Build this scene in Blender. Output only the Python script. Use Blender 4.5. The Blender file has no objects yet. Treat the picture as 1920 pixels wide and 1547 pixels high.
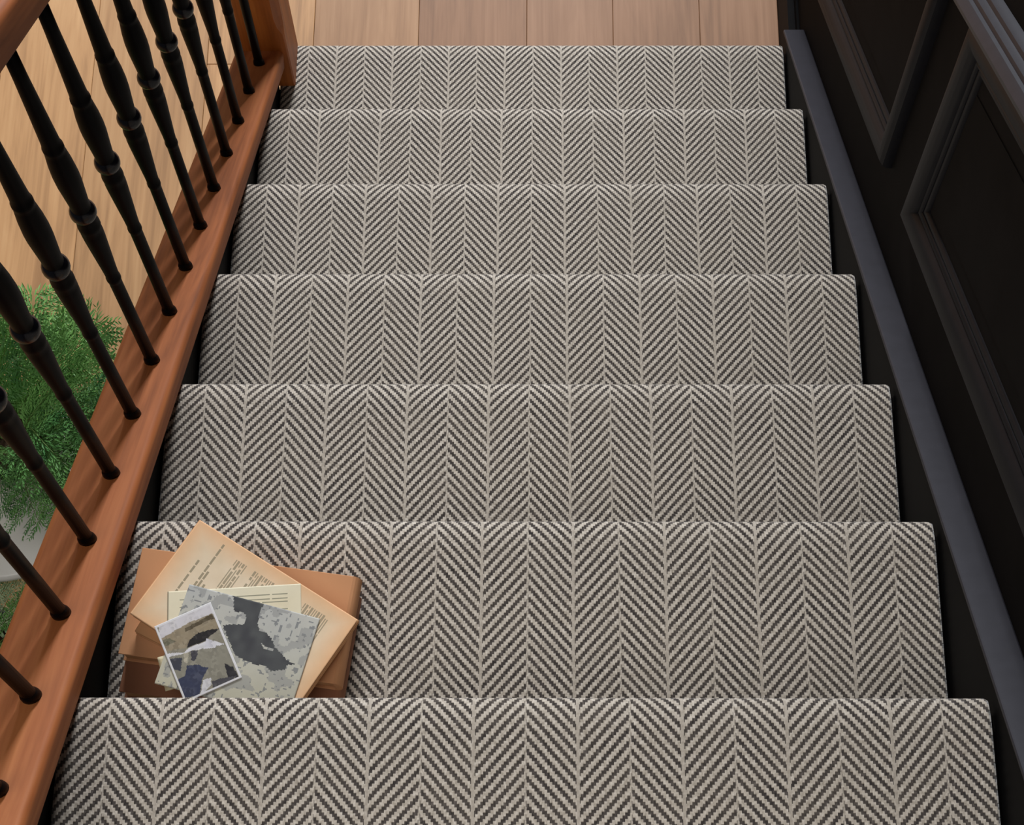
import bpy, bmesh, math, random
from mathutils import Vector, Matrix
random.seed(7)
S = bpy.context.scene
COL = S.collection

# ------------------------------------------------------------------ camera
F_PX, PITCH, YAW, ROLL = 3600.28, 1.18424151, 0.0108584, -0.00951783
CAM = Vector((0.0146867, -0.4561153, 1.867905))
def cam_axes():
    cp, sp = math.cos(PITCH), math.sin(PITCH)
    f = Vector((0, cp, -sp)); u = Vector((0, sp, cp)); r = Vector((1, 0, 0))
    Rz = Matrix.Rotation(YAW, 3, 'Z'); f, u, r = Rz @ f, Rz @ u, Rz @ r
    c, s = math.cos(ROLL), math.sin(ROLL)
    return c * r + s * u, -s * r + c * u, f
RX, UY, FW = cam_axes()
cd = bpy.data.cameras.new('camera'); co = bpy.data.objects.new('camera', cd); COL.objects.link(co)
M = Matrix((RX, UY, -FW)).transposed().to_4x4(); M.translation = CAM; co.matrix_world = M
cd.sensor_fit = 'HORIZONTAL'; cd.sensor_width = 36.0
cd.lens = F_PX / 1920 * 36.0
cd.shift_x = -(999.10 - 960) / 1920; cd.shift_y = (773.8 - 773.5) / 1920
cd.clip_start = 0.02
S.camera = co

# ------------------------------------------------------------------ light
w = bpy.data.worlds.new('room_daylight'); S.world = w; w.use_nodes = True
bg = w.node_tree.nodes['Background']; bg.inputs[0].default_value = (0.93, 0.96, 1.0, 1); bg.inputs[1].default_value = 0.09
def area(name, loc, target, sx, sy, power, col):
    l = bpy.data.lights.new(name, 'AREA'); l.shape = 'RECTANGLE'; l.size = sx; l.size_y = sy
    l.energy = power; l.color = col
    o = bpy.data.objects.new(name, l); COL.objects.link(o); o.location = loc
    o.rotation_euler = (Vector(target) - Vector(loc)).to_track_quat('-Z', 'Y').to_euler()
    return o
area('overhead_fill_light', (-0.95, -0.8, 3.0), (-0.4, 0.6, -0.6), 1.8, 2.2, 70, (1.0, 0.97, 0.93))  # added overhead area light, placed for the tread gradient; no skylight is built
area('far_window_light', (0.1, 7.0, 2.5), (-0.1, 0.7, -0.6), 1.7, 1.6, 880, (0.93, 0.96, 1.0))
S.view_settings.view_transform = 'Standard'; S.view_settings.look = 'None'
S.view_settings.gamma = 1.0; S.view_settings.use_curve_mapping = False
S.view_settings.exposure = -0.38

# ------------------------------------------------------------------ dimensions
G, R_ = 0.25, 0.1905952
SL = R_ / G; TH = math.atan(SL)
FLOOR = -7 * R_
W2 = 0.9157 / 2
def zt(i): return -i * R_ + 0.006          # carpet surface of tread i
I0, I1 = -2, 6

# ------------------------------------------------------------------ helpers
def lin(c):
    return tuple(((v / 255) / 12.92 if v / 255 <= 0.04045 else ((v / 255 + 0.055) / 1.055) ** 2.4) for v in c)
def link(o, parent=None):
    COL.objects.link(o)
    if parent is not None: o.parent = parent
    return o
def obj(name, me, mat=None, parent=None, loc=None, rot=None):
    o = bpy.data.objects.new(name, me)
    if mat is not None and not me.materials: me.materials.append(mat)
    link(o, parent)
    if loc is not None: o.location = loc
    if rot is not None: o.rotation_euler = rot
    return o
def empty(name, loc=(0, 0, 0), rz=0):
    o = bpy.data.objects.new(name, None); link(o); o.location = loc; o.rotation_euler[2] = rz; o.empty_display_size = 0.05
    return o
def tag(o, label=None, cat=None, group=None, kind=None):
    if label: o['label'] = label
    if cat: o['category'] = cat
    if group: o['group'] = group
    if kind: o['kind'] = kind
    return o
def bm_mesh(bm, name, smooth=False):
    me = bpy.data.meshes.new(name); bm.normal_update(); bm.to_mesh(me); bm.free()
    if smooth:
        me.polygons.foreach_set('use_smooth', [True] * len(me.polygons))
    return me
def box_me(name, x0, x1, y0, y1, z0, z1, bev=0.0, seg=1):
    bm = bmesh.new()
    vs = [bm.verts.new((x, y, z)) for x in (x0, x1) for y in (y0, y1) for z in (z0, z1)]
    for f in ((0, 1, 3, 2), (4, 6, 7, 5), (0, 4, 5, 1), (2, 3, 7, 6), (0, 2, 6, 4), (1, 5, 7, 3)):
        bm.faces.new([vs[k] for k in f])
    if bev: bmesh.ops.bevel(bm, geom=bm.edges[:], offset=bev, segments=seg, affect='EDGES', profile=0.5)
    bmesh.ops.recalc_face_normals(bm, faces=bm.faces[:])
    return bm_mesh(bm, name)
def prism_me(name, poly, axis, a0, a1, bev=0.0, seg=2):
    """poly of 2-d points extruded along axis 'x' (poly=(y,z)), 'y' (poly=(x,z)) or 'z' (poly=(x,y))"""
    bm = bmesh.new()
    def P(p, a): return {'x': (a, p[0], p[1]), 'y': (p[0], a, p[1]), 'z': (p[0], p[1], a)}[axis]
    A = [bm.verts.new(P(p, a0)) for p in poly]; B = [bm.verts.new(P(p, a1)) for p in poly]
    n = len(poly)
    bm.faces.new(A); bm.faces.new(B[::-1])
    for k in range(n): bm.faces.new((A[k], B[k], B[(k + 1) % n], A[(k + 1) % n]))
    bmesh.ops.recalc_face_normals(bm, faces=bm.faces[:])
    if bev: bmesh.ops.bevel(bm, geom=bm.edges[:], offset=bev, segments=seg, affect='EDGES', profile=0.5)
    return bm_mesh(bm, name)
def lathe_me(name, prof, n=24):
    bm = bmesh.new(); rings = []
    for rr, z in prof:
        rings.append([bm.verts.new((rr * math.cos(2 * math.pi * k / n), rr * math.sin(2 * math.pi * k / n), z)) for k in range(n)])
    for a, b in zip(rings, rings[1:]):
        for k in range(n): bm.faces.new((a[k], a[(k + 1) % n], b[(k + 1) % n], b[k]))
    if prof[0][0] > 1e-5: bm.faces.new(rings[0][::-1])
    if prof[-1][0] > 1e-5: bm.faces.new(rings[-1])
    return bm_mesh(bm, name, True)
def smooth_by_angle(me, deg=35):
    me.polygons.foreach_set('use_smooth', [True] * len(me.polygons))
    bm = bmesh.new(); bm.from_mesh(me)
    for e in bm.edges:
        if len(e.link_faces) == 2 and e.calc_face_angle(0) > math.radians(deg): e.smooth = False
    bm.to_mesh(me); bm.free(); return me

# ------------------------------------------------------------------ materials
class NT:
    def __init__(s, name):
        s.m = bpy.data.materials.new(name); s.m.use_nodes = True
        s.t = s.m.node_tree; s.b = s.t.nodes['Principled BSDF']
    def n(s, typ, **kw):
        nd = s.t.nodes.new(typ)
        for k, v in kw.items(): setattr(nd, k, v)
        return nd
    def l(s, a, b): s.t.links.new(a, b)
    def setin(s, sock, v):
        if isinstance(v, bpy.types.NodeSocket): s.l(v, sock)
        else: sock.default_value = v
    def math(s, op, a, b=0.0, c=0.0):
        nd = s.n('ShaderNodeMath', operation=op)
        s.setin(nd.inputs[0], a); s.setin(nd.inputs[1], b); s.setin(nd.inputs[2], c)
        return nd.outputs[0]
    def mix(s, f, a, b, blend='MIX'):
        nd = s.n('ShaderNodeMix', data_type='RGBA', blend_type=blend)
        s.setin(nd.inputs[0], f); s.setin(nd.inputs[6], a); s.setin(nd.inputs[7], b)
        return nd.outputs[2]
    def noise(s, vec, scale, detail=3, rough=0.55, dist=0.0):
        nd = s.n('ShaderNodeTexNoise'); s.l(vec, nd.inputs['Vector'])
        nd.inputs['Scale'].default_value = scale; nd.inputs['Detail'].default_value = detail
        nd.inputs['Roughness'].default_value = rough; nd.inputs['Distortion'].default_value = dist
        return nd.outputs[0]
    def mapping(s, vec, scale=(1, 1, 1), loc=(0, 0, 0)):
        nd = s.n('ShaderNodeMapping'); s.l(vec, nd.inputs[0])
        nd.inputs['Scale'].default_value = scale; s.setin(nd.inputs['Location'], loc)
        return nd.outputs[0]
    def ramp(s, f, stops):
        nd = s.n('ShaderNodeValToRGB'); s.l(f, nd.inputs[0]); e = nd.color_ramp.elements
        while len(e) < len(stops): e.new(0.5)
        for k, (p, c) in enumerate(stops): e[k].position = p; e[k].color = (*c, 1)
        return nd.outputs[0]
    def bump(s, h, strength, dist):
        nd = s.n('ShaderNodeBump'); s.l(h, nd.inputs['Height'])
        nd.inputs['Strength'].default_value = strength; nd.inputs['Distance'].default_value = dist
        s.l(nd.outputs[0], s.b.inputs['Normal'])
    def out(s, col=None, rough=0.5, spec=0.5, coat=0.0):
        if col is not None: s.setin(s.b.inputs['Base Color'], col if isinstance(col, bpy.types.NodeSocket) else (*col, 1))
        s.setin(s.b.inputs['Roughness'], rough); s.b.inputs['Specular IOR Level'].default_value = spec
        s.b.inputs['Coat Weight'].default_value = coat
        return s.m

def wood(name, axis, dark, mid, light, rough=0.4, scale=1.0, rand=0.0, spec=0.4, knots=False):
    k = NT(name); tc = k.n('ShaderNodeTexCoord').outputs['Object']
    oi = k.n('ShaderNodeObjectInfo')
    off = k.n('ShaderNodeCombineXYZ')
    for q in range(3): k.l(k.math('MULTIPLY', oi.outputs['Random'], 7.3 * (q + 1)), off.inputs[q])
    long, cross = 2.2 * scale, 26 * scale
    sc = [cross] * 3; sc['xyz'.index(axis)] = long
    v = k.mapping(tc, tuple(sc), off.outputs[0])
    big = k.noise(v, 1.0, 4, 0.6, 0.9)
    sc2 = [cross * 7] * 3; sc2['xyz'.index(axis)] = long * 2.2
    v2 = k.mapping(tc, tuple(sc2), off.outputs[0])
    fine = k.noise(v2, 1.0, 2, 0.5)
    sc3 = [cross * .14] * 3; sc3['xyz'.index(axis)] = long * .6
    broad = k.noise(k.mapping(tc, tuple(sc3), off.outputs[0]), 1.0, 2, 0.5)
    f = k.math('ADD', k.math('MULTIPLY', big, 0.55), k.math('ADD', k.math('MULTIPLY', fine, 0.22), k.math('MULTIPLY', broad, 0.23)))
    c = k.ramp(f, [(0.33, dark), (0.5, mid), (0.68, light)])
    if knots:
        vo = k.n('ShaderNodeTexVoronoi'); sk = [4.2] * 3; sk['xyz'.index(axis)] = 1.7
        k.l(k.mapping(tc, tuple(sk), off.outputs[0]), vo.inputs['Vector']); vo.inputs['Scale'].default_value = 1.0
        kn = k.ramp(vo.outputs['Distance'], [(0.05, (1, 1, 1)), (0.17, (0, 0, 0))])
        kf = k.math('MULTIPLY', kn, k.ramp(k.noise(v, 0.8, 4, 0.7), [(0.45, (0, 0, 0)), (0.62, (1, 1, 1))]))
        c = k.mix(k.math('MULTIPLY', kf, 0.55), c, (*[d * .45 for d in dark], 1))
    if rand:
        br = k.math('ADD', 1 - rand / 2, k.math('MULTIPLY', oi.outputs['Random'], rand))
        cmb = k.n('ShaderNodeCombineColor')
        for q in range(3): k.l(br, cmb.inputs[q])
        c = k.mix(1.0, c, cmb.outputs[0], 'MULTIPLY')
    k.bump(f, 0.15, 0.002)
    return k.out(c, rough, spec)

def plain(name, c, rough=0.5, spec=0.5, var=0.0, nscale=60, bump=0.0, coat=0.0):
    k = NT(name); tc = k.n('ShaderNodeTexCoord').outputs['Object']
    n = k.noise(tc, nscale, 4, 0.6)
    a = tuple(v * (1 - var) for v in c); b = tuple(min(1, v * (1 + var)) for v in c)
    col = k.ramp(n, [(0.3, a), (0.7, b)])
    if bump: k.bump(n, bump, 0.001)
    return k.out(col, rough, spec, coat)

MAT = {}
MAT['rail_wood'] = wood('stained_oak_rail', 'y', lin((116, 62, 30)), lin((160, 92, 50)), lin((186, 116, 68)), 0.6, spec=0.22)
MAT['newel_wood'] = wood('stained_oak_newel', 'z', lin((122, 62, 20)), lin((164, 90, 34)), lin((190, 114, 52)), 0.5)
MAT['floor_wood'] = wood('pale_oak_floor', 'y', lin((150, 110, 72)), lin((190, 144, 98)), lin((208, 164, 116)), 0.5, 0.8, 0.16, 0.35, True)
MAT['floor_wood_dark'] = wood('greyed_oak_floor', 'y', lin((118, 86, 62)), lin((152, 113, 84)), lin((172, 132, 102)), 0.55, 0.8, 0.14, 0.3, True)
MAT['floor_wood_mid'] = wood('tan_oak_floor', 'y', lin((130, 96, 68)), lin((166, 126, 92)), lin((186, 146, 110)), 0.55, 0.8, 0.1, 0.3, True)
MAT['floor_under'] = plain('floor_underlay', lin((92, 66, 46)), 0.8, 0.2, 0.1)
MAT['black_paint'] = plain('black_satin_paint', (0.0060, 0.0056, 0.0058), 0.55, 0.035, 0.12, 40)
MAT['black_wall'] = plain('black_wall_paint', (0.0105, 0.0090, 0.0083), 0.7, 0.02, 0.12, 14)
MAT['lit_black_paint'] = plain('lit_black_satin_paint', (0.026, 0.025, 0.032), 0.45, 0.2, 0.10, 50)  # black paint lightened and blued: far light on upward faces put into colour
MAT['moulding_paint'] = plain('moulding_satin_paint', (0.0105, 0.0100, 0.0118), 0.45, 0.045, 0.1, 60)
MAT['iron'] = plain('black_iron', (0.0020, 0.0019, 0.0026), 0.42, 0.035, 0.1, 90)
MAT['worn_iron'] = plain('polished_black_iron', (0.003, 0.003, 0.005), 0.26, 0.3, 0.1, 90)
MAT['ceramic'] = plain('white_glazed_ceramic', lin((226, 222, 214)), 0.3, 0.5, 0.03, 20)
MAT['slate_ceramic'] = plain('slate_blue_ceramic', lin((92, 98, 112)), 0.45, 0.5, 0.1, 40)
MAT['soil'] = plain('potting_soil', lin((48, 36, 26)), 0.95, 0.1, 0.4, 120, 0.5)

def carpet():
    k = NT('herringbone_flatweave'); uv = k.n('ShaderNodeUVMap', uv_map='UVMap').outputs[0]
    sep = k.n('ShaderNodeSeparateXYZ'); k.l(uv, sep.inputs[0]); u, v = sep.outputs[0], sep.outputs[1]
    P, pv, slope, q = 0.1025, 0.0133, 1.15, 0.0025
    # hand-woven wobble
    wob = k.noise(k.mapping(uv, (9, 9, 1)), 1.0, 2)
    u2 = k.math('ADD', u, k.math('MULTIPLY', k.math('SUBTRACT', wob, 0.5), 0.0022))
    c = k.math('SUBTRACT', k.math('FRACT', k.math('DIVIDE', k.math('ADD', u2, 20 * P), P)), 0.5)   # 0 at V seam
    t = k.math('MULTIPLY', k.math('ABSOLUTE', c), P)
    tq = k.math('MULTIPLY', k.math('ADD', k.math('FLOOR', k.math('DIVIDE', t, q)), 0.5), q)
    side = k.math('SIGN', c)
    vv = k.math('ADD', v, k.math('MULTIPLY', side, 0.0027))
    ph = k.math('FRACT', k.math('ADD', k.math('DIVIDE', k.math('SUBTRACT', vv, k.math('MULTIPLY', tq, slope)), pv), 400.0))
    tri = k.math('ABSOLUTE', k.math('SUBTRACT', ph, 0.5))                    # 0.5 at light centre, 0 at dark centre
    darkm = k.n('ShaderNodeMapRange', interpolation_type='SMOOTHSTEP'); k.l(tri, darkm.inputs[0])
    darkm.inputs[1].default_value = 0.19; darkm.inputs[2].default_value = 0.285; darkm.inputs[3].default_value = 1; darkm.inputs[4].default_value = 0
    dark = darkm.outputs[0]
    # seams (light at the V, thinner at the apex)
    sv = k.math('LESS_THAN', t, 0.0016); sa = k.math('GREATER_THAN', t, P / 2 - 0.0010)
    dark = k.math('MULTIPLY', dark, k.math('SUBTRACT', 1.0, k.math('MULTIPLY', sv, 0.92)))
    dark = k.math('MULTIPLY', dark, k.math('SUBTRACT', 1.0, k.math('MULTIPLY', sa, 0.6)))
    # yarn to yarn variation
    yarn = k.noise(k.mapping(uv, (330, 200, 1)), 1.0, 1)
    patch = k.noise(k.mapping(uv, (24, 24, 1)), 1.0, 3)
    light = k.ramp(yarn, [(0.25, lin((165, 155, 142))), (0.5, lin((191, 181, 168))), (0.75, lin((214, 205, 193)))])
    drk = k.ramp(yarn, [(0.3, lin((46, 42, 41))), (0.55, lin((74, 68, 65))), (0.75, lin((98, 91, 87)))])
    col = k.mix(dark, light, drk)
    col = k.mix(k.math('MULTIPLY', k.math('SUBTRACT', patch, 0.35), 0.35), col, (*lin((150, 138, 122)), 1))
    col = k.mix(k.math('MULTIPLY', sv, 0.5), col, (*lin((170, 160, 148)), 1))
    h = k.math('ADD', k.math('MULTIPLY', yarn, 0.7), k.math('MULTIPLY', k.math('SUBTRACT', 1.0, dark), 0.6))
    k.bump(h, 0.45, 0.0016)
    k.b.inputs['Sheen Weight'].default_value = 1.0; k.b.inputs['Sheen Roughness'].default_value = 0.35
    return k.out(col, 0.95, 0.1)
MAT['carpet'] = carpet()

def vcol(name, rough=0.75, spec=0.2):
    k = NT(name); a = k.n('ShaderNodeVertexColor', layer_name='print'); tc = k.n('ShaderNodeTexCoord').outputs['Object']
    n = k.noise(tc, 60, 4, 0.6)
    c = k.mix(0.12, a.outputs[0], k.ramp(n, [(0.3, (0.55, 0.5, 0.45)), (0.7, (1, 1, 1))]), 'MULTIPLY')
    return k.out(c, rough, spec)
MAT['print'] = vcol('printed_paper')
MAT['photo_print'] = vcol('glossy_photo_paper', 0.45, 0.4)
def paper(name, c1, c2, rough=0.85):
    k = NT(name); tc = k.n('ShaderNodeTexCoord').outputs['Object']
    lay = k.noise(k.mapping(tc, (6, 6, 900)), 1.0, 2, 0.6); st = k.noise(tc, 14, 4, 0.6)
    col = k.mix(k.math('MULTIPLY', lay, 0.8), (*c1, 1), (*c2, 1)); col = k.mix(k.math('MULTIPLY', st, 0.35), col, (*[v * 0.6 for v in c2], 1))
    k.bump(lay, 0.4, 0.001); return k.out(col, rough, 0.15)
MAT['page_edge'] = paper('foxed_page_edges', lin((226, 178, 132)), lin((182, 122, 78)))
MAT['tan_cover'] = paper('tan_paper_cover', lin((212, 158, 116)), lin((192, 134, 92)), 0.7)
MAT['shaded_cover'] = paper('shaded_paper_cover', lin((160, 112, 86)), lin((134, 88, 64)), 0.7)  # cover darkened: shade low in the stack is put into the colour

def leafmat(name, a, b):
    k = NT(name); oi = k.n('ShaderNodeObjectInfo'); tc = k.n('ShaderNodeTexCoord').outputs['Object']
    n = k.noise(tc, 22, 3)
    f = k.math('ADD', k.math('MULTIPLY', oi.outputs['Random'], 0.45), k.math('MULTIPLY', n, 0.6))
    c = k.ramp(f, [(0.2, a), (0.75, b)])
    k.b.inputs['Subsurface Weight'].default_value = 0.0
    return k.out(c, 0.55, 0.3)
MAT['fern'] = leafmat('fern_green', lin((44, 96, 50)), lin((128, 176, 92)))
MAT['fern_stem'] = plain('fern_stem', lin((86, 110, 52)), 0.6, 0.3, 0.2)
MAT['vine'] = leafmat('pale_variegated_green', lin((96, 140, 88)), lin((196, 208, 170)))

# ------------------------------------------------------------------ floor
fl = obj('floor', box_me('floor', -3.2, 0.499, -0.9, 4.2, FLOOR - 0.06, FLOOR - 0.0125), MAT['floor_under']); tag(fl, kind='structure')
seams = [0.480, 0.326, 0.156, -0.013, -0.225]
x = -0.225
while x > -3.1: x -= random.choice((0.18, 0.205, 0.205, 0.22)); seams.append(max(x, -3.19))
for a, b in zip(seams[1:], seams[:-1]):
    y = -0.88 - random.uniform(0, 0.5) * 0 ; cuts = [y]
    y += random.uniform(0.5, 1.6)
    while y < 4.1: cuts.append(y); y += random.uniform(1.3, 1.9)
    cuts.append(4.19)
    for c0, c1 in zip(cuts, cuts[1:]):
        cx, cy = (a + b) / 2, (c0 + c1) / 2
        me = box_me('plank', a - cx + 0.0003, b - cx - 0.0003, c0 - cy + 0.0003, c1 - cy - 0.0003, -0.012, 0.0, 0.0008)
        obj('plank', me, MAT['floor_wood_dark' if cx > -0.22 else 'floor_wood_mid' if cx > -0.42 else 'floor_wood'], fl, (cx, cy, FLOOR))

# ------------------------------------------------------------------ right-hand wall
XW = 0.499
wall = obj('wall_right', box_me('wall_right', XW, XW + 0.12, -1.3, 4.2, FLOOR - 0.06, 2.3), MAT['black_wall']); tag(wall, kind='structure')
def moulding(name, corners, prof, mat, parent):
    """closed mitred frame round a panel; corners (y,z) of the OUTER edge counter-clockwise, prof = (inset, projection)"""
    n = len(corners); cs = [Vector(c) for c in corners]; bm = bmesh.new(); rings = []
    for d, h in prof:
        ring = []
        for k in range(n):
            p0, p1, p2 = cs[k - 1], cs[k], cs[(k + 1) % n]
            e1 = (p1 - p0).normalized(); e2 = (p2 - p1).normalized()
            n1 = Vector((-e1.y, e1.x)); n2 = Vector((-e2.y, e2.x))
            m = (n1 + n2) / (1 + n1.dot(n2))
            q = p1 + m * d; ring.append(bm.verts.new((XW - h, q.x, q.y)))
        rings.append(ring)
    for a, b in zip(rings, rings[1:]):
        for k in range(n): bm.faces.new((a[k], a[(k + 1) % n], b[(k + 1) % n], b[k]))
    bmesh.ops.recalc_face_normals(bm, faces=bm.faces[:])
    me = smooth_by_angle(bm_mesh(bm, name), 30)
    return obj(name, me, mat, parent)
BOL = [(0, -0.001), (0.0, 0.006), (0.003, 0.0125), (0.009, 0.0165), (0.016, 0.0178), (0.024, 0.0172), (0.031, 0.0152), (0.037, 0.0118), (0.0405, 0.0085), (0.0415, 0.0060),
       (0.0425, 0.0078), (0.0445, 0.0085), (0.0475, 0.0076), (0.0495, 0.0055), (0.0500, 0.0032), (0.0510, 0.0048), (0.0530, 0.0052), (0.0560, 0.0042), (0.0580, 0.0022), (0.0590, 0.0002), (0.0592, -0.001)]
def par(y0, y1, s0, s1):      # parallelogram following the stair pitch, (y, z)
    return [(y0, s0 - SL * y0), (y1, s0 - SL * y1), (y1, s1 - SL * y1), (y0, s1 - SL * y0)]
for y0, y1 in ((-0.62, 0.735), (0.858, 2.0)):
    moulding('panel_moulding', par(y0, y1, 0.190, 0.648), BOL, MAT['moulding_paint'], wall)
    pp = par(y0 + 0.062, y1 - 0.062, 0.190 + 0.062 / math.cos(TH) + .03, 0.648 - 0.062 / math.cos(TH) - .03)
    obj('panel', prism_me('panel', pp, 'x', XW - 0.0012, XW + 0.01), MAT['black_wall'], wall)
# capping rail of the wainscot, following the pitch
def sloped_trim(name, prof, y0, y1, mat, kind=None, parent=None):
    """prof: (projection from wall, s) closed"""
    bm = bmesh.new()
    A = [bm.verts.new((XW - d, y0, s - SL * y0)) for d, s in prof]; B = [bm.verts.new((XW - d, y1, s - SL * y1)) for d, s in prof]
    n = len(prof); bm.faces.new(A); bm.faces.new(B[::-1])
    for k in range(n): bm.faces.new((A[k], B[k], B[(k + 1) % n], A[(k + 1) % n]))
    bmesh.ops.recalc_face_normals(bm, faces=bm.faces[:])
    o = obj(name, smooth_by_angle(bm_mesh(bm, name), 30), mat, parent)
    if kind: tag(o, kind=kind)
    return o
sloped_trim('trim_1', [(-0.002, 0.628), (0.010, 0.632), (0.016, 0.642), (0.024, 0.652), (0.030, 0.660), (0.031, 0.668), (0.026, 0.676), (0.0235, 0.679),
                       (0.0195, 0.680), (0.0185, 0.687), (0.014, 0.690), (0.0115, 0.691), (0.0105, 0.698), (0.005, 0.702), (-0.002, 0.703)], -1.2, 2.2, MAT['lit_black_paint'], 'structure')
# skirt board beside the stairs and the base board of the lower room
ye = 1.527
bb = empty('baseboard_right', (0, 0, 0)); tag(bb, kind='structure')
poly = [(-1.2, 0.017 + SL * 1.2), (ye, 0.017 - SL * ye), (ye, FLOOR), (ye - 0.4, FLOOR), (-1.2, -0.32 + SL * 1.2)]
obj('skirt_board', prism_me('skirt_board', poly, 'x', 0.463, XW), MAT['black_paint'], bb)
cap = [(-1.2, 0.0265 + SL * 1.2), (ye + 0.001, 0.0265 - SL * ye), (ye + 0.001, 0.0172 - SL * ye), (-1.2, 0.0172 + SL * 1.2)]
obj('skirt_cap', prism_me('skirt_cap', cap, 'x', 0.4605, XW, 0.0022, 2), MAT['lit_black_paint'], bb)
obj('base_board', prism_me('base_board', [(0.4805, FLOOR), (XW, FLOOR), (XW, FLOOR + 0.142), (0.4945, FLOOR + 0.142), (0.4925, FLOOR + 0.132), (0.4805, FLOOR + 0.128)], 'y', ye + 0.001, 4.2), MAT['black_paint'], bb)

# ------------------------------------------------------------------ staircase
st = empty('staircase', (0, 1.5, FLOOR)); tag(st, 'straight flight of black painted stairs descending to the pale oak floor', 'staircase')
inv = Vector((0, -1.5, -FLOOR))
CT = 0.009       # carpet thickness
OV = 0.030
XL = -0.461
for i in range(I0, I1 + 1):
    z1 = zt(i) - CT; yb = (i - 1) * G - OV - 0.012
    tr = obj('tread', box_me('tread', XL, 0.4625, yb, i * G - CT - 0.004, z1 - 0.011, z1 - 0.0015, 0.004, 2), MAT['black_paint'], st); tr.location = inv
    zl = zt(i + 1) - CT if i < I1 else FLOOR
    rs = obj('riser', box_me('riser', XL, 0.4625, i * G - OV - 0.014, i * G - OV - 0.0005, zl - 0.0015, z1 - 0.011), MAT['black_paint'], st); rs.location = inv
yb0 = (I0 - 1) * G
sp = [(yb0, 0.0 - SL * yb0), (1.41, 0.0 - SL * 1.41), (1.41, FLOOR), (1.0, FLOOR), (yb0, -0.34 - SL * yb0)]
sg = obj('stringer', prism_me('stringer', sp, 'x', -0.509, XL - 0.0005), MAT['black_paint'], st); sg.location = inv

# runner: one continuous strip following treads, nosings and risers
path = []
RN = 0.016
def add(y, z): path.append((y, z))
for i in range(I0, I1 + 1):
    z = zt(i); yr = (i - 1) * G - OV + CT
    if i == I0: add(yr, z)
    else:
        for a in (180, 210, 240, 270):       # soft inner corner
            rr = 0.006; add(yr + rr + rr * math.cos(math.radians(a)), z + rr + rr * math.sin(math.radians(a)))
    RA, RB = 0.036, 0.012
    yc, zc = i * G - 0.9926 * RA, z - RB
    nseg = 24
    for k in range(1, 6): add(yr + 0.006 + (yc - yr - 0.006) * k / 6, z)
    for k in range(nseg + 1):
        a = math.radians(90 - 180 * k / nseg); add(yc + RA * math.cos(a), zc + RB * math.sin(a))
    yn = i * G - OV + CT
    path[-1] = (max(path[-1][0], yn + 0.001), path[-1][1])
    path[:] = [q for k, q in enumerate(path) if not (k > len(path) - 8 and q[0] < yn + 0.0005 and q[1] < zc)]
    add(yn, zc - RB - 0.003)
    if i == I1: add(yn, FLOOR + 0.001)
# outer offset gives the thickness
def runner():
    bm = bmesh.new(); uvl = bm.loops.layers.uv.new('UVMap')
    n = len(path); arc = [0.0]
    for a, b in zip(path, path[1:]): arc.append(arc[-1] + math.hypot(b[0] - a[0], b[1] - a[1]))
    nrm = []
    for k in range(n):
        a, b = path[max(k - 1, 0)], path[min(k + 1, n - 1)]
        dy, dz = b[0] - a[0], b[1] - a[1]; L = math.hypot(dy, dz) or 1
        nrm.append((dz / L, -dy / L))      # towards the back of the strip
    T = CT * 0.8
    xs = [-W2, -W2 + 0.004, W2 - 0.004, W2]
    top, bot = [], []
    for k in range(n):
        y, z = path[k]
        top.append([bm.verts.new((xx, y + (nrm[k][0] * 0.002 if j in (0, 3) else 0), z + (nrm[k][1] * 0.002 if j in (0, 3) else 0))) for j, xx in enumerate(xs)])
        bot.append([bm.verts.new((xx, y + nrm[k][0] * T, z + nrm[k][1] * T)) for xx in (-W2, W2)])
    def face(vs, uvs):
        f = bm.faces.new(vs)
        for lp, q in zip(f.loops, uvs): lp[uvl].uv = q
        f.smooth = True
        return f
    for k in range(n - 1):
        for j in range(3):
            face((top[k][j], top[k][j + 1], top[k + 1][j + 1], top[k + 1][j]), ((xs[j], arc[k]), (xs[j + 1], arc[k]), (xs[j + 1], arc[k + 1]), (xs[j], arc[k + 1])))
        face((bot[k][0], top[k][0], top[k + 1][0], bot[k + 1][0]), ((-W2 - T, arc[k]), (-W2, arc[k]), (-W2, arc[k + 1]), (-W2 - T, arc[k + 1])))
        face((top[k][3], bot[k][1], bot[k + 1][1], top[k + 1][3]), ((W2, arc[k]), (W2 + T, arc[k]), (W2 + T, arc[k + 1]), (W2, arc[k + 1])))
        face((bot[k][1], bot[k][0], bot[k + 1][0], bot[k + 1][1]), ((W2, arc[k]), (-W2, arc[k]), (-W2, arc[k + 1]), (W2, arc[k + 1])))
    bmesh.ops.recalc_face_normals(bm, faces=bm.faces[:])
    return bm_mesh(bm, 'stair_runner')
ru = obj('stair_runner', runner(), MAT['carpet'])
tag(ru, 'cream and charcoal herringbone carpet runner wrapped over every stair', 'carpet runner')

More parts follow.
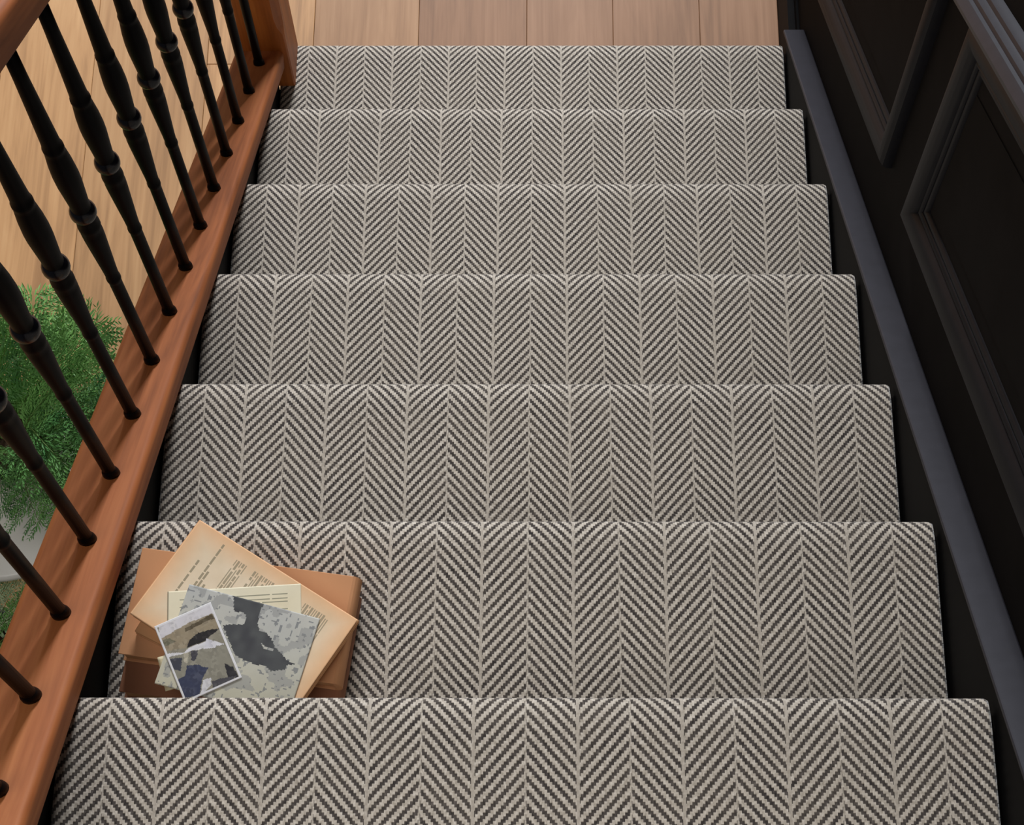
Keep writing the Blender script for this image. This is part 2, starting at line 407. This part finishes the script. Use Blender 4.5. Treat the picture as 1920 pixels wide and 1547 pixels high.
# ------------------------------------------------------------------ railing
rl = empty('stair_railing', (-0.476, 1.453, zt(6))); tag(rl, 'oak and black iron balustrade on the open side of the stairs', 'railing')
rinv = -Vector(rl.location)
def sloped_bar(name, prof, h, y0, y1, mat, xc):
    """bar running down the pitch; prof = (x, normal offset) closed; h = height of local origin above nosing line"""
    L0, L1 = y0 / math.cos(TH), y1 / math.cos(TH)
    bm = bmesh.new()
    def row(a): return [bm.verts.new((px, a, pz)) for px, pz in prof]
    n = len(prof); A, B = row(L0), row(L1)
    bm.faces.new(A); bm.faces.new(B[::-1])
    for k in range(n): bm.faces.new((A[k], B[k], B[(k + 1) % n], A[(k + 1) % n]))
    bmesh.ops.recalc_face_normals(bm, faces=bm.faces[:])
    me = smooth_by_angle(bm_mesh(bm, name), 35)
    return obj(name, me, mat, rl, Vector((xc, 0, h)) + rinv, (-TH, 0, 0))
def rrect(w, t, r_top, r_bot=0.002, seg=6):
    pts = []
    for cx, cz, r, a0 in ((w - r_top, -r_top, r_top, 90), (w - r_bot, -t + r_bot, r_bot, 0), (-w + r_bot, -t + r_bot, r_bot, -90), (-w + r_top, -r_top, r_top, -180)):
        for k in range(seg + 1):
            a = math.radians(a0 - 90 * k / seg); pts.append((cx + r * math.cos(a), cz + r * math.sin(a)))
    return pts
H_SHOE = 0.05
sloped_bar('shoe_rail', rrect(0.0425, 0.034, 0.0085), H_SHOE, -0.72, 1.412, MAT['rail_wood'], -0.4825)
sloped_bar('handrail', rrect(0.0285, 0.0445, 0.009, 0.004), 0.853, -0.72, 1.412, MAT['rail_wood'], -0.4675)
prof = [(0.0075, 0.0), (0.0075, 0.15), (0.0076, 0.228), (0.0080, 0.233), (0.0086, 0.2355), (0.0086, 0.2405), (0.0078, 0.2435), (0.0084, 0.262), (0.0102, 0.300), (0.0120, 0.338), (0.0124, 0.352),
        (0.0120, 0.361), (0.0127, 0.3635), (0.0127, 0.3695), (0.0122, 0.373), (0.0118, 0.380), (0.0108, 0.412), (0.0110, 0.418), (0.0122, 0.438), (0.0136, 0.462), (0.0138, 0.478), (0.0130, 0.500), (0.0112, 0.522),
        (0.0108, 0.527), (0.0113, 0.529), (0.0113, 0.534), (0.0102, 0.537), (0.0098, 0.548), (0.0086, 0.600), (0.0074, 0.66), (0.0067, 0.765)]
bal_me = lathe_me('baluster', prof, 20)
ball_me = lathe_me('knuckle', [(0.004, 0.3795)] + [(0.0147 * math.sin(math.radians(a)), 0.396 - 0.0165 * math.cos(math.radians(a))) for a in range(20, 165, 12)] + [(0.004, 0.4125)], 24)
def foot():
    bm = bmesh.new(); n = 20; rings = []
    for rr, h0 in ((0.0098, -0.001), (0.0096, 0.008), (0.0086, 0.013), (0.0074, 0.016)):
        rings.append([bm.verts.new((rr * math.cos(2 * math.pi * k / n), rr * math.sin(2 * math.pi * k / n), h0 - SL * rr * math.sin(2 * math.pi * k / n) )) for k in range(n)])
    for a, b in zip(rings, rings[1:]):
        for k in range(n): bm.faces.new((a[k], a[(k + 1) % n], b[(k + 1) % n], b[k]))
    bm.faces.new(rings[0][::-1]); return bm_mesh(bm, 'base_collar', True)
foot_me = foot()
for me, mt in ((bal_me, 'iron'), (ball_me, 'worn_iron'), (foot_me, 'iron')): me.materials.append(MAT[mt])
for k in range(-6, 14):
    yb = -0.0149 + 0.10555 * k
    b = obj('baluster', bal_me, None, rl, Vector((-0.4734, yb, H_SHOE - SL * yb)) + rinv)
    b.rotation_euler[2] = k * 0.7
    kn = obj('knuckle', ball_me, None, b)
    ft = obj('base_collar', foot_me, None, b); ft.rotation_euler[2] = -k * 0.7
# newel post: square foot, chamfered shaft
def newel():
    bm = bmesh.new(); hw = 0.045
    def ring(z, c, w=hw):
        c = max(c, 0.0025)
        pts = [(w, -w + c), (w, w - c), (w - c, w), (-w + c, w), (-w, w - c), (-w, -w + c), (-w + c, -w), (w - c, -w)]
        return [bm.verts.new((x, y, z)) for x, y in pts]
    rs = [ring(0, 0), ring(0.150, 0), ring(0.165, 0.003), ring(0.185, 0.010), ring(0.21, 0.013), ring(0.90, 0.013), ring(0.93, 0.003), ring(1.05, 0)]
    for a, b in zip(rs, rs[1:]):
        for k in range(8): bm.faces.new((a[k], a[(k + 1) % 8], b[(k + 1) % 8], b[k]))
    bm.faces.new(rs[0][::-1]); bm.faces.new(rs[-1])
    return bm_mesh(bm, 'newel_post')
nw = obj('newel_post', newel(), MAT['newel_wood'], rl, Vector((-0.476, 1.453, zt(6))) + rinv)
obj('cap', box_me('cap', -0.058, 0.058, -0.058, 0.058, 1.05, 1.085, 0.012, 3), MAT['newel_wood'], nw)

# ------------------------------------------------------------------ books and papers on the second tread
Z0 = zt(1) + 0.0005
def rect_obj(name, P, u, wd, dp, z0, z1, mat, parent=None, bev=0.001):
    """box with its near-left corner at P, u = direction of its width (2-d)"""
    me = box_me(name, 0, wd, 0, dp, 0, z1 - z0, bev, 2)
    o = obj(name, me, mat, parent, (P[0], P[1], z0), (0, 0, math.atan2(u[1], u[0])))
    return o
def book(name, P, ang, wd, dp, z0, z1, cmat, label):
    t = empty(name, (P[0], P[1], z0), ang); tag(t, label, 'book', 'old books stacked on the stair')
    h = z1 - z0; c = 0.0016
    obj('page_block', box_me('page_block', 0.003, wd - 0.006, 0.003, dp - 0.003, c, h - c, 0.0008), MAT['page_edge'], t)
    obj('back_cover', box_me('back_cover', 0, wd - 0.004, 0, dp, 0, c, 0.0006), cmat, t)
    obj('front_cover', box_me('front_cover', 0, wd - 0.004, 0, dp, h - c, h, 0.0006), cmat, t)
    # rounded spine along the right-hand side
    bm = bmesh.new(); A, B = [], []
    for k in range(13):
        a = math.radians(-90 + 180 * k / 12); px = wd - 0.005 + 0.009 * math.cos(a); pz = h / 2 + h / 2 * math.sin(a)
        A.append(bm.verts.new((px, 0, pz))); B.append(bm.verts.new((px, dp, pz)))
    for k in range(12): bm.faces.new((A[k], A[k + 1], B[k + 1], B[k]))
    bm.faces.new(A[::-1]); bm.faces.new(B); bm.faces.new((A[0], B[0], B[12], A[12]))
    bmesh.ops.recalc_face_normals(bm, faces=bm.faces[:])
    obj('spine', smooth_by_angle(bm_mesh(bm, 'spine'), 50), cmat, t)
    return t
angB = math.atan2(-0.139, 0.99)
book('old_book', (-0.4385, 0.043), angB + 0.01, 0.236, 0.140, Z0, Z0 + 0.031, MAT['shaded_cover'], 'thick paper-covered book at the bottom of the stack on the stair')
book('old_book', (-0.436, 0.077), angB, 0.238, 0.120, Z0 + 0.0313, Z0 + 0.0598, MAT['tan_cover'], 'tan book in the middle of the stack, its spine to the right')

def raster(name, P, e1, wd, hd, nx, ny, fn, z, mat, thick=0.0004, curl=0.0):
    """thin printed sheet: P top-left corner, e1 direction of its top edge, 'down' = e1 rotated -90 deg; fn(u,v)->sRGB"""
    e1 = Vector(e1).normalized(); dn = Vector((e1.y, -e1.x))
    verts, faces, cols = [], [], []
    for j in range(ny + 1):
        for i in range(nx + 1):
            u, v = i / nx, j / ny
            zz = curl * ((2 * u - 1) ** 2 * (v - .2) + 0.3 * math.sin(3 * u + 2 * v)) if curl else 0
            verts.append((u * wd, -v * hd, thick + max(zz, 0)))
    def idx(i, j): return j * (nx + 1) + i
    for j in range(ny):
        for i in range(nx):
            faces.append((idx(i, j), idx(i, j + 1), idx(i + 1, j + 1), idx(i + 1, j))); cols.append(lin(fn((i + .5) / nx, (j + .5) / ny)))
    # underside and rim
    n0 = len(verts); ring = [idx(i, 0) for i in range(nx)] + [idx(nx, j) for j in range(ny)] + [idx(i, ny) for i in range(nx, 0, -1)] + [idx(0, j) for j in range(ny, 0, -1)]
    for q in ring: vx, vy, vz = verts[q]; verts.append((vx, vy, vz - thick))
    m = len(ring); rim = lin(fn(0.0, 0.0))
    for k in range(m): faces.append((ring[k], ring[(k + 1) % m], n0 + (k + 1) % m, n0 + k)); cols.append(rim)
    faces.append([n0 + k for k in range(m)]); cols.append(rim)
    me = bpy.data.meshes.new(name); me.from_pydata(verts, [], faces); me.materials.append(mat)
    at = me.color_attributes.new('print', 'FLOAT_COLOR', 'CORNER'); buf = []
    for f, c in zip(faces, cols): buf += [c[0], c[1], c[2], 1.0] * len(f)
    at.data.foreach_set('color', buf)
    me.polygons.foreach_set('use_smooth', [True] * (nx * ny) + [False] * (len(faces) - nx * ny))
    return obj(name, me, None, None, (P[0], P[1], z), (0, 0, math.atan2(e1.y, e1.x)))
def hsh(*a):
    return random.Random(hash(tuple(round(q, 4) for q in a))).random()
def vn(x, y, s=0):       # smooth value noise
    xi, yi = math.floor(x), math.floor(y); fx, fy = x - xi, y - yi
    fx, fy = fx * fx * (3 - 2 * fx), fy * fy * (3 - 2 * fy)
    def h(a, b): return math.modf(abs(math.sin(a * 127.1 + b * 311.7 + s * 74.7) * 43758.5453))[0]
    return (h(xi, yi) * (1 - fx) + h(xi + 1, yi) * fx) * (1 - fy) + (h(xi, yi + 1) * (1 - fx) + h(xi + 1, yi + 1) * fx) * fy
def mixc(a, b, t): t = max(0, min(1, t)); return tuple(p + (q - p) * t for p, q in zip(a, b))
def inpoly(x, y, P):
    c = False; j = len(P) - 1
    for i in range(len(P)):
        if (P[i][1] > y) != (P[j][1] > y) and x < (P[j][0] - P[i][0]) * (y - P[i][1]) / (P[j][1] - P[i][1]) + P[i][0]: c = not c
        j = i
    return c
# ---- top book block: bare leaves, printed.  L = left corner, A = far corner, B = right corner
L_, A_, B_ = Vector((-0.421, 0.114)), Vector((-0.354, 0.219)), Vector((-0.182, 0.103))
eA = (A_ - L_).normalized(); eB = Vector((eA.y, -eA.x))
WP, HP = 0.1245, 0.2075
def foxed(u, v, wd, hd, base=(234, 214, 186), edge=(238, 186, 140), rad=0.030):
    d = min(u * wd, (1 - u) * wd, v * hd, (1 - v) * hd); t = 1 - min(1, d / rad)
    n = vn(u * 9, v * 14, 3)
    return mixc(mixc(base, edge, t ** 1.3 * 0.95), (206, 180, 140), 0.25 * n)
def textline(u, v, wd, hd, v0, u0, u1, h=0.0016):
    if not (u0 < u < u1 and abs(v * hd - v0) < h / 2): return False
    return math.modf(u * wd / 0.0105 + v0 * 170)[0] % 1 > 0.13
def page_fn(u, v):
    c = foxed(u, v, WP, HP); ink = (146, 134, 110)
    lines = [(0.026, 0.27, 0.70), (0.0385, 0.18, 0.93), (0.0425, 0.30, 0.66), (0.0475, 0.22, 0.55)]
    for v0, a, b in lines:
        if textline(u, v, WP, HP, v0, a, b, 0.0022): return mixc(c, ink, 0.8)
    k = v * HP - 0.060
    if 0 < k < 0.122 and 0.12 < u < 0.90:
        if 0.016 < k < 0.022: return c
        row = math.floor(k / 0.0030); fr = k / 0.0030 - row
        end = 0.88 - 0.25 * (row in (5, 17, 29)) * 1.0
        if fr < 0.56 and u < end and vn(u * 46, row * 3.1, 9) > 0.22: return mixc(c, ink, 0.72)
    return c
# second, older leaf bundle peeping out on the far left
def block(name, corner, ang, wd, dp, z0, z1, label, layers=3):
    t = empty(name, (corner[0], corner[1], z0), ang); tag(t, label, 'book pages', 'loose page bundles on the books')
    h = (z1 - z0) / layers; rr = random.Random(5)
    for k in range(layers):
        s = rr.uniform(-.0012, .0012); q = rr.uniform(-.0012, .0012)
        me = box_me('page_section', s, wd + s, q, dp + q, k * h, (k + 1) * h - 0.0002, 0.0009, 2)
        obj('page_section', me, MAT['page_edge'], t)
    return t
a_top = math.atan2(eB.y, eB.x)
# local x along eB (long side), local y along eA
nl = L_ + Vector((0, 0))
block('page_bundle', (-0.419, 0.098), a_top + 0.10, 0.195, 0.119, Z0 + 0.0602, Z0 + 0.0715, 'bundle of coverless tan pages lying just under the printed page bundle')
topb = block('page_bundle', (nl.x, nl.y), a_top, HP, WP, Z0 + 0.072, Z0 + 0.0845, 'bundle of foxed printed pages turned diagonally on top of the books', 4)
# printed top leaf of that bundle: top edge of the text runs from L to A
leaf = raster('printed_page', (L_.x, L_.y), (eA.x, eA.y), WP, HP, 100, 166, page_fn, Z0 + 0.0845, MAT['print'])
mw = leaf.matrix_basis.copy(); leaf.parent = topb
leaf.matrix_basis = (Matrix.Translation(topb.location) @ Matrix.Rotation(a_top, 4, 'Z')).inverted() @ mw
# cream loose page
def cream_fn(u, v):
    c = mixc((234, 226, 200), (222, 205, 170), 0.5 * vn(u * 6, v * 5, 1)); x, y = u * .142, v * .10
    if x < 0.0008: return (150, 140, 118)
    if y > 0.008 and abs((y - .0095) % 0.0042) < 0.0013 and 0.0125 < x < 0.128 and vn(u * 40, math.floor(y / .0042) * 2.7, 4) > .2 and not (0.02 < y < 0.024): return mixc(c, (140, 138, 118), 0.85)
    return c
tag(raster('loose_page', (-0.383, 0.138), (0.142, 0.009), 0.142, 0.10, 120, 84, cream_fn, Z0 + 0.0853, MAT['print']), 'small cream printed page lying flat beneath the grey bird print', 'paper')
# grey bird print (dark silhouette, in the sheet's own millimetres)
def mm(pts): return [(a / 1000, b / 1000) for a, b in pts]
PB, EB = (-0.360, 0.146), (0.141, -0.038); ZB = Z0 + 0.0861
bird = mm([(48.6, -3.8), (57.2, -2.7), (69.9, -0.6), (83.8, -1.0), (81.9, 6.2), (83.6, 21.2), (87.2, 29.0), (94.8, 29.1), (102.8, 33.5), (110.0, 42.5), (119.2, 47.7), (127.1, 52.0), (135.1, 53.7), (127.7, 57.3), (127.4, 62.8), (112.9, 67.8), (106.4, 64.2), (92.6, 64.6), (79.1, 62.9), (72.2, 61.5), (61.5, 49.1), (48.8, 33.9), (57.4, 30.4), (71.3, 26.7), (68.9, 16.3), (62.0, 14.9), (55.1, 15.6)])
strk = mm([(93.5, 41.5), (98.5, 43.5), (108.5, 44.6), (109.5, 47.6), (98.3, 46.2)])
def bird_fn(u, v):
    x, y = u * .146, v * .112
    n = vn(x * 330, y * 330, 2); n2 = vn(x * 120, y * 120, 5)
    c = mixc((196, 194, 186), (178, 180, 180), vn(x * 28, y * 28, 8)); c = mixc(c, (196, 190, 164), v * .8)
    if n > 0.80: c = mixc(c, (120, 122, 124), 0.75)
    elif n2 > 0.62: c = mixc(c, (150, 150, 148), 0.6)
    jx, jy = x + (n - .5) * .0012, y + (n2 - .5) * .0012
    if inpoly(jx, jy, bird) and not inpoly(jx, jy, strk): c = mixc((66, 66, 70), (88, 90, 90), n2)
    return c
tag(raster('bird_print', PB, EB, 0.146, 0.112, 110, 84, bird_fn, ZB, MAT['print']), 'speckled grey print with a dark bird shape, under the small photograph', 'print')
# small white-bordered photograph
PP, EP = (-0.394, 0.099), (0.058, 0.027); ZP = Z0 + 0.0870
PH = [(mm([(3.9, 2.8), (63.6, 2.2), (63.4, 12.8), (29.7, 13.0), (1.5, 16.3)]), (212, 208, 212)),
      (mm([(1.3, 15.6), (30.0, 12.0), (60.8, 12.2), (62.1, 31.5), (53.1, 29.1), (30.1, 29.0), (22.1, 35.7), (-0.5, 30.4)]), (150, 136, 112)),
      (mm([(28.5, 15.9), (44.5, 14.6), (59.7, 12.2), (61.5, 19.0), (51.9, 18.0), (40.7, 18.7), (28.1, 19.9)]), (84, 72, 52)),
      (mm([(1.0, 17.8), (10.0, 18.5), (15.0, 25.4), (6.1, 25.9), (0.1, 24.3)]), (108, 104, 84)),
      (mm([(29.0, 29.0), (39.9, 26.5), (53.5, 28.1), (61.6, 31.3), (51.0, 34.6), (44.4, 37.3), (23.2, 35.6)]), (26, 22, 24)),
      (mm([(-1.1, 31.9), (18.3, 39.7), (26.2, 36.4), (42.0, 38.0), (53.6, 42.2), (60.8, 49.0), (40.6, 47.2), (27.6, 41.2), (16.5, 41.8), (-1.2, 36.5)]), (220, 218, 222)),
      (mm([(-0.9, 37.2), (64.0, 49.3), (62.9, 86.9), (-4.5, 85.4)]), (138, 134, 120)),
      (mm([(1.8, 40.2), (14.8, 43.3), (8.6, 56.6), (1.8, 51.7)]), (58, 60, 72)),
      (mm([(25.4, 41.3), (33.0, 44.2), (26.4, 52.8), (22.3, 50.8)]), (60, 58, 66)),
      (mm([(18.0, 40.7), (23.0, 41.9), (17.9, 52.3), (15.0, 49.8)]), (186, 178, 158)),
      (mm([(16.0, 54.3), (27.5, 58.5), (36.1, 65.9), (29.1, 71.3), (25.2, 75.8), (16.6, 89.5), (-1.0, 84.7), (0.3, 64.2), (10.3, 63.7)]), (48, 54, 80)),
      (mm([(53.1, 68.6), (59.9, 76.4), (61.5, 87.5), (50.3, 86.8)]), (34, 32, 38)),
      (mm([(34.3, 80.5), (60.5, 85.9), (48.3, 89.3), (32.2, 88.7)]), (70, 68, 74)),
      (mm([(26.3, 75.7), (34.6, 76.7), (32.3, 84.2), (25.0, 87.7), (16.4, 91.6)]), (214, 212, 216)),
      (mm([(45.4, 34.9), (53.7, 44.6), (50.9, 49.0), (39.3, 44.9)]), (214, 212, 220))]
def photo_fn(u, v):
    x, y = u * .064, v * .0905; c = (222, 220, 222)
    if min(x, .064 - x, y, .0905 - y) < 0.0022: return c
    c = (140, 134, 118); n = vn(x * 420, y * 420, 6); n2 = vn(x * 160, y * 160, 4)
    for P, col in PH:
        if inpoly(x + (n - .5) * .0012, y + (n2 - .5) * .0012, P): c = col
    return mixc(c, (70, 66, 60) if n < .5 else (205, 200, 186), 0.28 * abs(n2 - .3))
tag(raster('small_photograph', PP, EP, 0.064, 0.0905, 80, 112, photo_fn, ZP, MAT['photo_print'], curl=0.0), 'small white-bordered vintage photograph at the front of the paper pile', 'photograph')
# a torn scrap by the photograph's lower left corner
def scrap_fn(u, v): return mixc((214, 204, 172), (176, 160, 124), vn(u * 5, v * 5, 2))
tag(raster('paper_scrap', (-0.3885, 0.066), (0.9, 0.28), 0.045, 0.038, 14, 12, scrap_fn, Z0 + 0.0850, MAT['print']), 'torn cream paper scrap half hidden under the small photograph', 'paper')

# ------------------------------------------------------------------ potted plants on the lower floor
def leaf_quad(verts, faces, base, d, up, ln, wd):
    s = d.cross(up); s = s.normalized() if s.length > 1e-6 else Vector((1, 0, 0))
    k = len(verts); mid = base + d * ln * 0.45
    verts += [base, mid + s * wd, base + d * ln + up * (-0.15 * ln), mid - s * wd]; faces.append((k, k + 1, k + 2, k + 3))
def frond_me(seed, ln, droop, dense=1.0, mat='fern'):
    """feathery asparagus-fern frond: arching stem along +x with branchlets of fine needles"""
    rr = random.Random(seed); verts, faces = [], []; sv, sf = [], []
    def stem(t):
        return Vector((ln * (t - 0.10 * t * t), 0.02 * math.sin(3 * t + seed), ln * (0.55 * t - droop * t * t)))
    NS = 22
    prev = None
    for k in range(NS + 1):
        t = k / NS; p = stem(t); r0 = 0.0016 * (1 - 0.75 * t); b = len(sv)
        for a in range(4): sv.append(p + Vector((0, math.cos(a * math.pi / 2), math.sin(a * math.pi / 2))) * r0)
        if prev is not None:
            for a in range(4): sf.append((prev + a, prev + (a + 1) % 4, b + (a + 1) % 4, b + a))
        prev = b
    n = int(24 * dense)
    for k in range(n):
        t = 0.16 + 0.84 * k / n; p = stem(t); tg = (stem(min(t + .02, 1)) - stem(t - .02)).normalized()
        for sd in (-1, 1):
            bl = ln * (0.30 * math.sin(math.pi * min(1, (1.06 - t) * 1.15)) ** 0.8 + 0.03) * rr.uniform(.75, 1.15)
            d = (tg * rr.uniform(.55, .85) + Vector((0, sd, 0)) + Vector((0, 0, rr.uniform(-.15, .3)))).normalized()
            m = max(4, int(bl / 0.0068))
            for j in range(m):
                q = p + d * bl * (j + .5) / m + Vector((0, 0, -0.12 * bl * ((j / m) ** 2)))
                L = 0.021 * (1 - 0.55 * j / m) * rr.uniform(.7, 1.2)
                for s2 in (-1, 1):
                    dd = (d * 0.75 + d.cross(Vector((0, 0, 1))) * s2 * rr.uniform(.5, 1.0) + Vector((0, 0, rr.uniform(-.45, .5)))).normalized()
                    leaf_quad(verts, faces, q, dd, Vector((rr.uniform(-.3, .3), rr.uniform(-.3, .3), 1)).normalized(), L, 0.0019)
    me = bpy.data.meshes.new('frond'); o = len(verts)
    me.from_pydata([tuple(v) for v in verts] + [tuple(v) for v in sv], [], faces + [tuple(i + o for i in f) for f in sf])
    me.materials.append(MAT[mat]); me.materials.append(MAT['fern_stem'])
    me.polygons.foreach_set('material_index', [0] * len(faces) + [1] * len(sf))
    return me
def pot_me(name, r0, r1, h, t=0.008):
    return lathe_me(name, [(r0 * .9, 0.0), (r0, 0.006), ((r0 + r1) / 2 * 1.02, h * .5), (r1, h - .006), (r1, h), (r1 - t, h), (r1 - t - .004, h * .6), (r0 - t, 0.02), (0.0001, 0.018)], 40)
def fern(name, loc, pr0, pr1, ph, potm, fronds, label):
    t = empty(name, loc); tag(t, label, 'potted plant', 'ferns on the floor below the railing')
    pm = obj('pot', pot_me('pot', pr0, pr1, ph), potm, t)
    obj('soil', lathe_me('soil', [(0.0001, ph * .86), (pr1 * .6, ph * .87), (pr1 - .012, ph * .85), (pr1 - .02, ph * .8), (0.0001, ph * .8)], 30), MAT['soil'], t)
    for me, az, tilt, sc_ in fronds:
        o = obj('frond', me, None, t, (0.02 * math.cos(az), 0.02 * math.sin(az), ph * .86), (0, -tilt, az)); o.scale = (sc_,) * 3
    return t
FR = [frond_me(q, 0.30, d) for q, d in ((1, .62), (2, .75), (3, .5), (4, .88))]
FP = [frond_me(q, 0.26, d, 0.8, 'vine') for q, d in ((5, .6), (6, .8))]
rr = random.Random(11)
fr = []
for k in range(28):
    az = math.radians(-38 + 250 * (k + rr.uniform(0, .8)) / 28)
    fr.append((FR[k % 4], az, rr.uniform(0.0, 0.55) if k % 3 else rr.uniform(.7, 1.15), rr.uniform(.68, .95)))
fr += [(FR[1], math.radians(-62), 0.55, .62), (FR[0], math.radians(-100), 1.0, .55), (FR[3], math.radians(-50), 0.3, .6), (FR[2], math.radians(-84), 0.35, .5), (FR[1], math.radians(-40), 0.1, .7)]
PSX, PSY, PSZ = -0.875, 0.625, FLOOR + 0.215
ps = empty('plant_stand', (PSX, PSY, FLOOR)); tag(ps, 'round white plant stand under the larger fern', 'plant stand')
obj('top', lathe_me('top', [(0.0001, 0.195), (0.150, 0.195), (0.158, 0.199), (0.160, 0.205), (0.158, 0.212), (0.152, 0.2145), (0.0001, 0.2145)], 48), MAT['ceramic'], ps)
leg_me = lathe_me('leg', [(0.008, 0.0), (0.011, 0.1), (0.013, 0.196)], 14)
for k in range(3):
    a = math.radians(90 + 120 * k); obj('leg', leg_me, MAT['ceramic'], ps, (0.11 * math.cos(a), 0.11 * math.sin(a), 0))
fern('potted_fern', (-0.835, 0.668, PSZ + 0.0005), 0.058, 0.080, 0.115, MAT['ceramic'], fr, 'feathery green fern in a white pot on the round plant stand')
fr2 = [((FP + FR)[k % 3], k * 2 * math.pi / 18 + rr.uniform(-.2, .2), rr.uniform(-.1, .8), rr.uniform(.5, .72)) for k in range(18)]
fern('potted_fern', (-0.915, 0.368, FLOOR), 0.06, 0.085, 0.14, MAT['slate_ceramic'], fr2, 'smaller pale green fern in a slate blue pot nearest the camera')
